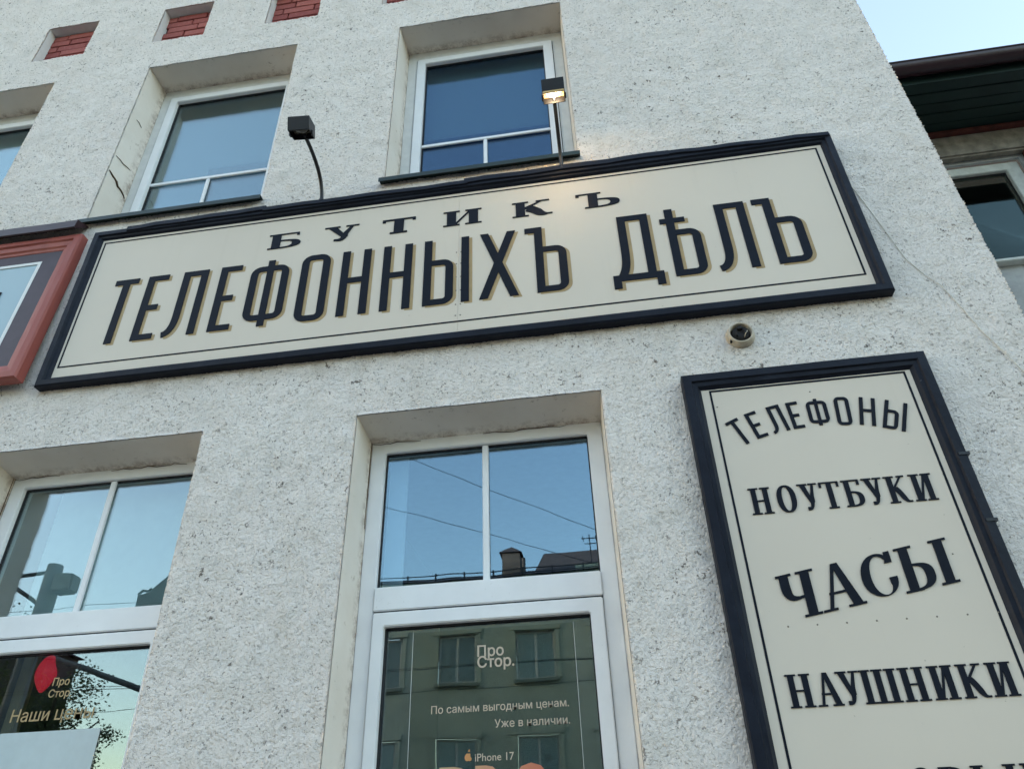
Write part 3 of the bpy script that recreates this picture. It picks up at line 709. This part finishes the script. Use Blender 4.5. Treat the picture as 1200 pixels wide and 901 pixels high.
# ------------------------------------------------------------------ round fixture base and the thin wire
t = empty('fixture_base', (0,0,0), 'round beige plastic fixture base with a dark open middle, between the two signs', 'wall fixture')
lathe('ring', [(.062,0),(.064,-.008),(.058,-.030),(.054,-.040),(.049,-.042),(.046,-.038),(.044,-.01)], (.690, -.004, 3.568), 'beige_plastic', t, 40)
lathe('core', [(.0001,-.034),(.02,-.038),(.036,-.034),(.0435,-.018)], (.690, -.004, 3.568), 'near_black', t, 24)
boxes('terminal', [(.676,.700,-.054,-.03,3.580,3.597),(.664,.674,-.050,-.03,3.548,3.572),(.703,.716,-.052,-.03,3.555,3.583)], 'near_black', t, .003)
tube('bare_wire', [(.698,-.03,3.538),(.706,-.052,3.552),(.718,-.048,3.570)], .0022, 'beige_plastic', t, 6)
lathe('screw', [(.0001,-.014),(.006,-.012),(.006,0)], (.643, -.022, 3.533), 'near_black', t, 10)
wp = [(1.340,4.63),(1.383,4.52),(1.43,4.30),(1.46,4.155),(1.483,4.03),(1.507,3.90),(1.555,3.80),(1.600,3.735),(1.64,3.60),(1.678,3.458),(1.72,3.35),(1.765,3.22),(1.81,3.08)]
tag(tube('cable', [(x, -.0105+.001*math.sin(i*2.3), z) for i, (x, z) in enumerate(wp)], .0019, 'cable', None, 6), 'thin pale cable wandering down the plaster from the big sign to the corner', 'cable')

# ------------------------------------------------------------------ stickers and things in the lower windows
def text(par, s, x0, x1, z, m, y=.2255, bold=0, name='lettering', h=None, rotz=0):
    cu = bpy.data.curves.new('t', 'FONT'); cu.body = s; cu.size = 1; cu.offset = bold; cu.resolution_u = 3; cu.extrude = 0
    o = bpy.data.objects.new('t', cu); C.objects.link(o)
    dg = bpy.context.evaluated_depsgraph_get(); me = bpy.data.meshes.new_from_object(o.evaluated_get(dg)); bpy.data.objects.remove(o)
    n = len(me.vertices); a = np.empty(n*3, np.float32); me.vertices.foreach_get('co', a); a = a.reshape(-1, 3)
    k_ = (x1-x0)/(a[:, 0].max()-a[:, 0].min()); kz = k_ if h is None else h
    b = np.stack([(a[:, 0]-a[:, 0].min())*k_+x0, np.full(n, y), a[:, 1]*kz+z], -1); me.vertices.foreach_set('co', b.astype(np.float32).ravel())
    me.materials.clear(); me.materials.append(MT[m]); me.update(); me.name = name
    ob = bpy.data.objects.new(name, me); C.objects.link(ob); ob.parent = par
    return ob
p = empty('window_poster', (0,0,0), 'see-through poster on the lower window reading Про Стор and iPhone 17', 'poster')
box('film', (-.822, -.166, .2268, .2274, 1.30, 2.428), 'film', p)
boxes('film_edge', [(-.8235, -.822, .2262, .2275, 1.30, 2.43), (-.166, -.1645, .2262, .2275, 1.30, 2.43)], 'white_line', p)
text(p, 'Про', -.556, -.449, 2.318, 'vinyl', bold=.018); text(p, 'Стор.', -.556, -.408, 2.276, 'vinyl', bold=.018)
text(p, 'По самым выгодным ценам.', -.738, -.204, 2.116, 'vinyl', bold=.005); text(p, 'Уже в наличии.', -.490, -.204, 2.056, 'vinyl', bold=.005)
text(p, 'iPhone 17', -.566, -.419, 1.945, 'vinyl', bold=.005)
for ch_, a_, b_ in (('P', -.700, -.590), ('R', -.565, -.445), ('O', -.425, -.290)): text(p, ch_, a_, b_, 1.795, 'pro', bold=.03, h=.19)
n_ = 28   # small apple-shaped mark beside the phone name
ap = [(.014*math.cos(a)*(1-.10*math.sin(a)) , .0145*math.sin(a) - .003*math.exp(-(math.cos(a)/.25)**2)*(1 if math.sin(a) > 0 else -1)) for a in [2*math.pi*i/n_ for i in range(n_)]]
ap = [(u - (.006*math.exp(-((v-.003)/.006)**2) if u > .007 else 0), v) for u, v in ap]
mesh_obj('apple_mark', [(-.591+u, .2255, 1.960+v) for u, v in ap] + [(-.591-.001, .2255, 1.978), (-.591+.007, .2255, 1.979), (-.591+.004, .2255, 1.987), (-.591+.0, .2255, 1.984)], [tuple(range(n_)), tuple(range(n_, n_+4))], 'orange_vinyl', p)

q = empty('window_lettering', (0,0,0), 'tan lettering Про Стор and Наши цены stuck on the left lower window', 'lettering')
text(q, 'Про', -2.392, -2.315, 2.315, 'vinyl_gold', bold=.018); text(q, 'Стор.', -2.397, -2.29, 2.268, 'vinyl_gold', bold=.018)
text(q, 'Наши', -2.538, -2.365, 2.178, 'vinyl_gold', bold=.008); text(q, 'цены', -2.337, -2.165, 2.178, 'vinyl_gold', bold=.004)
tag(box('paper_sheet', (-2.562, -2.116, .2262, .2274, 1.68, 2.137), 'paper'), 'blank pale blue sheet on the left lower window under the tan words', 'sheet')
# red foil decoration hanging inside; its glow is added to brighten it
t = empty('hanging_heart', (0,0,0), 'red heart-like lantern with a dark side hanging inside the left lower window', 'decoration')
def blob(name, c, rx, ry, rz, m, par, pinch=0):
    bm = bmesh.new(); bmesh.ops.create_icosphere(bm, subdivisions=4, radius=1)
    for v in bm.verts:
        z = v.co.z; f = 1-(pinch*max(0, -z)**1.3); v.co = Vector((c[0]+v.co.x*rx*f, c[1]+v.co.y*ry*f, c[2]+z*rz))
    return bm_obj(name, bm, m, par, 0, True)
b_ = blob('red_half', (-2.485, .285, 2.380), .052, .025, .078, 'red_cloth', t, .45); blob('dark_half', (-2.41, .30, 2.425), .075, .03, .065, 'darkred', t, .3)
tube('string', [(-2.45,.30,2.48),(-2.45,.30,3.6)], .0015, 'darkred', t, 6)
t = tag(box('display_post', (-2.735, -2.68, .42, .47, 1.0, 2.9), 'vinyl_gold', None, .004), 'narrow tan display post standing inside the left lower window', 'post')

# ------------------------------------------------------------------ neighbouring building at the right, set back
nb = empty('neighbour_building', (0,0,0), 'grey neighbouring house with a deep dark green eave, set back at the right', 'building')
wall('wall', 1.88, 14, .1, 6.36, [(2.10, 3.44, 5.03, 6.05), (5.2, 6.5, 5.03, 6.05)], .1, 'grey_plaster', nb, 1.5)
box('cornice', (1.88, 14, 1.43, 1.505, 6.075, 6.315), 'old_plaster', nb, .015)
box('eave_board', (1.88, 14, 1.40, 1.5, 6.318, 6.348), 'rustboard', nb, .004)
for i in range(6):
    y1_ = 1.52-.098*i; box('soffit_board', (1.88, 14, y1_-.092, y1_, 6.352+.004*(i%2), 6.372), 'soffit', nb, .003)
box('fascia', (1.88, 14, .925, .935, 6.34, 6.45), 'soffit', nb)
gp = []
for i in range(13):
    a = math.pi*(1+i/12); gp.append((.862+.062*math.cos(a), 6.452+.068*math.sin(a)))
vs = [(x, y, z) for x in (1.88, 4.1, 4.104, 14) for y, z in gp]; n = len(gp)
fs = [(i*n+j, i*n+j+1, (i+1)*n+j+1, (i+1)*n+j) for i in range(3) for j in range(n-1)]
mesh_obj('gutter', vs, fs, 'gutter', nb, True)
tube('gutter_lip', [(1.88, .800, 6.455), (14, .800, 6.455)], .008, 'gutter', nb, 8)
mesh_obj('roof', [(1.88,.90,6.46),(14,.90,6.46),(14,6,9.4),(1.88,6,9.4)], [(0,1,2,3)], 'tile', nb)
for (a, b) in ((2.10, 3.44), (5.2, 6.5)):
    f_ = ring('window', a+.005, b-.005, 5.035, 6.045, a+.085, b-.105, 5.085, 5.965, 1.53, 1.60, 'sash_old', nb)
    box('pane', (a+.083, b-.103, 1.57, 1.576, 5.083, 5.967), 'glass_dim', f_)
    ring('gasket', a+.0855, b-.1055, 5.0855, 5.9645, a+.092, b-.112, 5.09, 5.955, 1.558, 1.569, 'dark_gasket', f_, 0)
    box('sill', (a-.03, b+.03, 1.44, 1.56, 5.005, 5.03), 'sash_old', f_, .004)
    box('room', (a-.2, b+.2, 2.0, 4.0, 4.6, 6.3), 'dark_room', f_)
tube('bracket', [(3.50,1.47,6.31),(3.50,1.47,5.3)], .035, 'rustboard', nb, 12)

# ------------------------------------------------------------------ across the street (what the panes mirror)
ob = empty('opposite_building', (0,0,0), 'pale green two storey house across the street, mirrored in the panes', 'building')
OY = -22.0
hs = []
for r_, (za, zb) in enumerate(((6.85, 8.42), (3.55, 5.2), (.9, 2.5))):
    for c_ in range(-2, 9):
        xa = -6.05+2.66*c_+ (0 if r_ == 0 else -.03)
        if xa < -9.2: continue
        hs.append((xa, xa+1.32, za, zb))
wl_ = wall('wall', -9.9, 20, .1, 10.2, hs, 10, 'opp_wall', ob, 0); wl_.rotation_euler.z = math.pi; wl_.location = (0, OY, 0)
wl_.rotation_euler.z = 0; wl_.scale.y = -1
first = None
for (a, b, c, d) in hs:
    f_ = ring('window', a, b, c, d, a+.07, b-.07, c+.07, d-.07, OY-.16, OY-.10, 'sash_old', ob, 0)
    box('glazing_bar', ((a+b)/2-.04, (a+b)/2+.04, OY-.155, OY-.10, c+.07, d-.07), 'sash_old', f_)
    box('pane', (a+.07, b-.07, OY-.14, OY-.135, c+.07, d-.07), 'glass', f_)
    box('curtain', (a, b, OY-.4, OY-.38, c, d), 'blind' if random.random() < .6 else 'blind_grey', f_)
    box('sill', (a-.1, b+.1, OY-.1, OY+.14, c-.1, c-.0), 'greenish', f_)
    boxes('surround', [(a-.16, a-.02, OY-.0, OY+.05, c, d+.02), (b+.02, b+.16, OY-.0, OY+.05, c, d+.02), (a-.2, b+.2, OY, OY+.09, d+.03, d+.2)], 'opp_wall', f_)
box('cornice', (-10.1, 20.2, OY-.3, OY+.45, 9.9, 10.25), 'opp_wall', ob, .05)
mesh_obj('roof', [(-10.2,OY+.5,10.26),(20.3,OY+.5,10.26),(20.3,OY-5,12.3),(-10.2,OY-5,12.3),(-10.2,OY-11,10.2),(20.3,OY-11,10.2)], [(0,1,2,3),(3,2,5,4)], 'tile', ob)
c1 = box('chimney', (-3.95, -3.27, OY-1.6, OY-.9, 10.5, 11.55), 'chimney', ob)
mesh_obj('chimney_cap', [(-4.05,OY-1.7,11.55),(-3.17,OY-1.7,11.55),(-3.17,OY-.8,11.55),(-4.05,OY-.8,11.55),(-3.61,OY-1.25,11.9)], [(0,1,2,3),(0,1,4),(1,2,4),(2,3,4),(3,0,4)], 'tile', c1)
tube('flue_pipe', [(-3.14,OY-1,10.3),(-3.14,OY-1,11.35)], .09, 'chimney', ob)
box('roof_hatch', (-1.25, -.3, OY-1.6, OY-.6, 10.3, 10.86), 'opp_wall', ob)
mesh_obj('roof', [(-2.95,OY-.6,10.26),(3,OY-.6,10.26),(3,OY-4,12.7),(-2.6,OY-4,12.6),(-2.95,OY-7,10.2),(3,OY-7,10.2)], [(0,1,2,3),(3,2,5,4),(0,3,4)], 'tile', ob)
t = tag(boxes('roof_aerial', [(-.66,-.62,OY-1,OY-.97,10.5,12.1),(-.95,-.3,OY-1,OY-.98,11.95,11.98),(-.85,-.4,OY-1,OY-.98,11.75,11.78),(-.9,-.87,OY-1.2,OY-.8,11.95,11.98),(-.4,-.37,OY-1.2,OY-.8,11.95,11.98)], 'black_metal'), 'thin roof aerial above the opposite house, mirrored in the pane', 'aerial')
for i in range(9): box('snow_guard', (-8.3+i*1.05, -8.25+i*1.05, OY+.2, OY+.25, 10.25, 10.62), 'black_metal', ob)
boxes('snow_rail', [(-9,20,OY+.21,OY+.24,10.40,10.43),(-9,20,OY+.21,OY+.24,10.55,10.58)], 'black_metal', ob)

pl = empty('utility_pole', (0,0,0), 'grey utility pole with a bracket and a box, mirrored in the left lower window', 'pole')
tube('pole', [(-12.72,-11.69,0),(-12.75,-11.69,4),(-12.80,-11.69,7.85)], [.24,.21,.18], 'pole', pl, 16)
tube('strut', [(-13.0,-11.69,7.70),(-15.2,-11.69,7.62)], .045, 'pole', pl); tube('strut', [(-12.95,-11.69,7.0),(-14.1,-11.69,7.68)], .045, 'pole', pl)
box('box', (-12.62,-12.15,-11.82,-11.5,7.2,7.6), 'pole', pl, .04)
tube('lower_arm', [(-12.6,-11.69,5.9),(-11.2,-11.69,5.45),(-9.8,-11.69,4.95)], .06, 'pole', pl)
wires = [((-30,-8.71,13.5),(12,-8.71,1.9)), ((-30,-8.71,21.6),(12,-8.71,.6)), ((-40,-8.71,6.0),(20,-8.71,5.6)), ((-40,-9.2,5.75),(20,-9.2,5.62)), ((-40,-8.71,4.40),(20,-8.71,4.30)), ((-40,-8.6,4.02),(20,-8.6,3.95)), ((-40,-9.6,4.75),(20,-9.6,4.45))]
wires[0] = ((-14,-8.71,10.95),(6,-8.71,3.55)); wires[1] = ((-12,-8.71,12.5),(5,-8.71,3.8))
for i, (a, b) in enumerate(wires):
    pts = []
    for k_ in range(25):
        f = k_/24; v = Vector(a).lerp(Vector(b), f); pts.append((v.x, v.y, v.z))
    tag(tube('overhead_wire', pts, .005, 'black_metal', None, 5), ['lower of the two slanting wires mirrored in the middle transom pane', 'upper of the two slanting wires mirrored in the middle transom pane', 'level wire mirrored just above the opposite roof line, nearer the glass bars', 'level wire mirrored just above the opposite roof line, farther over the road', 'upper level wire crossing the mirrored windows below the words Про Стор', 'lower level wire crossing the mirrored windows below the words Про Стор', 'faint middle wire sagging across the mirrored facade'][i], 'wire', 'overhead wires above the street')
tw = empty('dark_house', (0,0,0), 'dark boarded house far to the left across the street, mirrored in the lower left pane', 'building')
box('wall', (-34, -17.2, -19.0, -17.65, 0, 7.7), 'darkwood', tw)
mesh_obj('roof', [(-34.2,-17.5,7.7),(-17.0,-17.5,7.7),(-17.4,-18.3,7.9),(-34.2,-18.3,7.9),(-17.0,-19.1,7.7),(-34.2,-19.1,7.7)], [(0,1,2,3),(3,2,4,5),(1,4,2)], 'tile', tw)
tw = empty('hanging_lamp', (0,0,0), 'dark street lamp hanging over the road, mirrored in the left transom pane', 'lamp')
vs = [(-12.6,-14.6,7.62),(-11.3,-14.6,7.62),(-11.2,-14.6,8.9),(-11.6,-14.6,8.75),(-11.95,-14.6,8.45),(-12.3,-14.6,8.12),(-12.6,-14.6,8.05)]
vs = vs + [(x, y-.5, z) for x, y, z in vs]; n = 7
mesh_obj('lamp_body', vs, [tuple(range(n)), tuple(range(2*n-1, n-1, -1))] + [(i, (i+1)%n, n+(i+1)%n, n+i) for i in range(n)], 'near_black', tw)
tube('lamp_hook', [(-12.62,-14.8,8.0),(-12.72,-14.8,8.15),(-12.62,-14.8,8.24),(-12.45,-14.8,8.22),(-12.36,-14.8,8.30)], .035, 'near_black', tw)
tube('lamp_rod', [(-11.75,-14.8,8.6),(-11.75,-14.8,10.9)], [.05,.04], 'near_black', tw)

# tree across the street
tr = empty('street_tree', (0,0,0), 'leafy street tree mirrored in the left lower window', 'tree')
tx, ty = -16.4, -16.5
tube('trunk', [(tx,ty,0),(tx+.1,ty,1.5),(tx-.05,ty+.1,3.2)], [.26,.2,.15], 'bark', tr, 10)
for i in range(9):
    a = i*2.399; tube('branch', [(tx-.05,ty+.1,2.6+.12*i),(tx+1.1*math.cos(a),ty+1.1*math.sin(a),3.8+.2*i),(tx+1.9*math.cos(a+.2),ty+1.9*math.sin(a+.2),4.5+.2*i)], [.08,.05,.02], 'bark', tr, 6)
vs, fs = [], []
cl = [(tx+random.gauss(0,1.25), ty+random.gauss(0,1.2), 4.6+random.gauss(0,.85)) for _ in range(75)]
for c_ in cl:
    rr = random.uniform(.25, .6)
    for _ in range(190):
        d = Vector((random.gauss(0,1), random.gauss(0,1), random.gauss(0,.8)))*rr*.6; p0 = Vector(c_)+d
        u = Vector((random.gauss(0,1), random.gauss(0,1), random.gauss(0,1))).normalized()*.05; v = u.orthogonal().normalized()*.03
        s = len(vs); vs += [p0-u, p0+v, p0+u, p0-v]; fs.append((s, s+1, s+2, s+3))
mesh_obj('crown', vs, fs, 'leaf', tr)
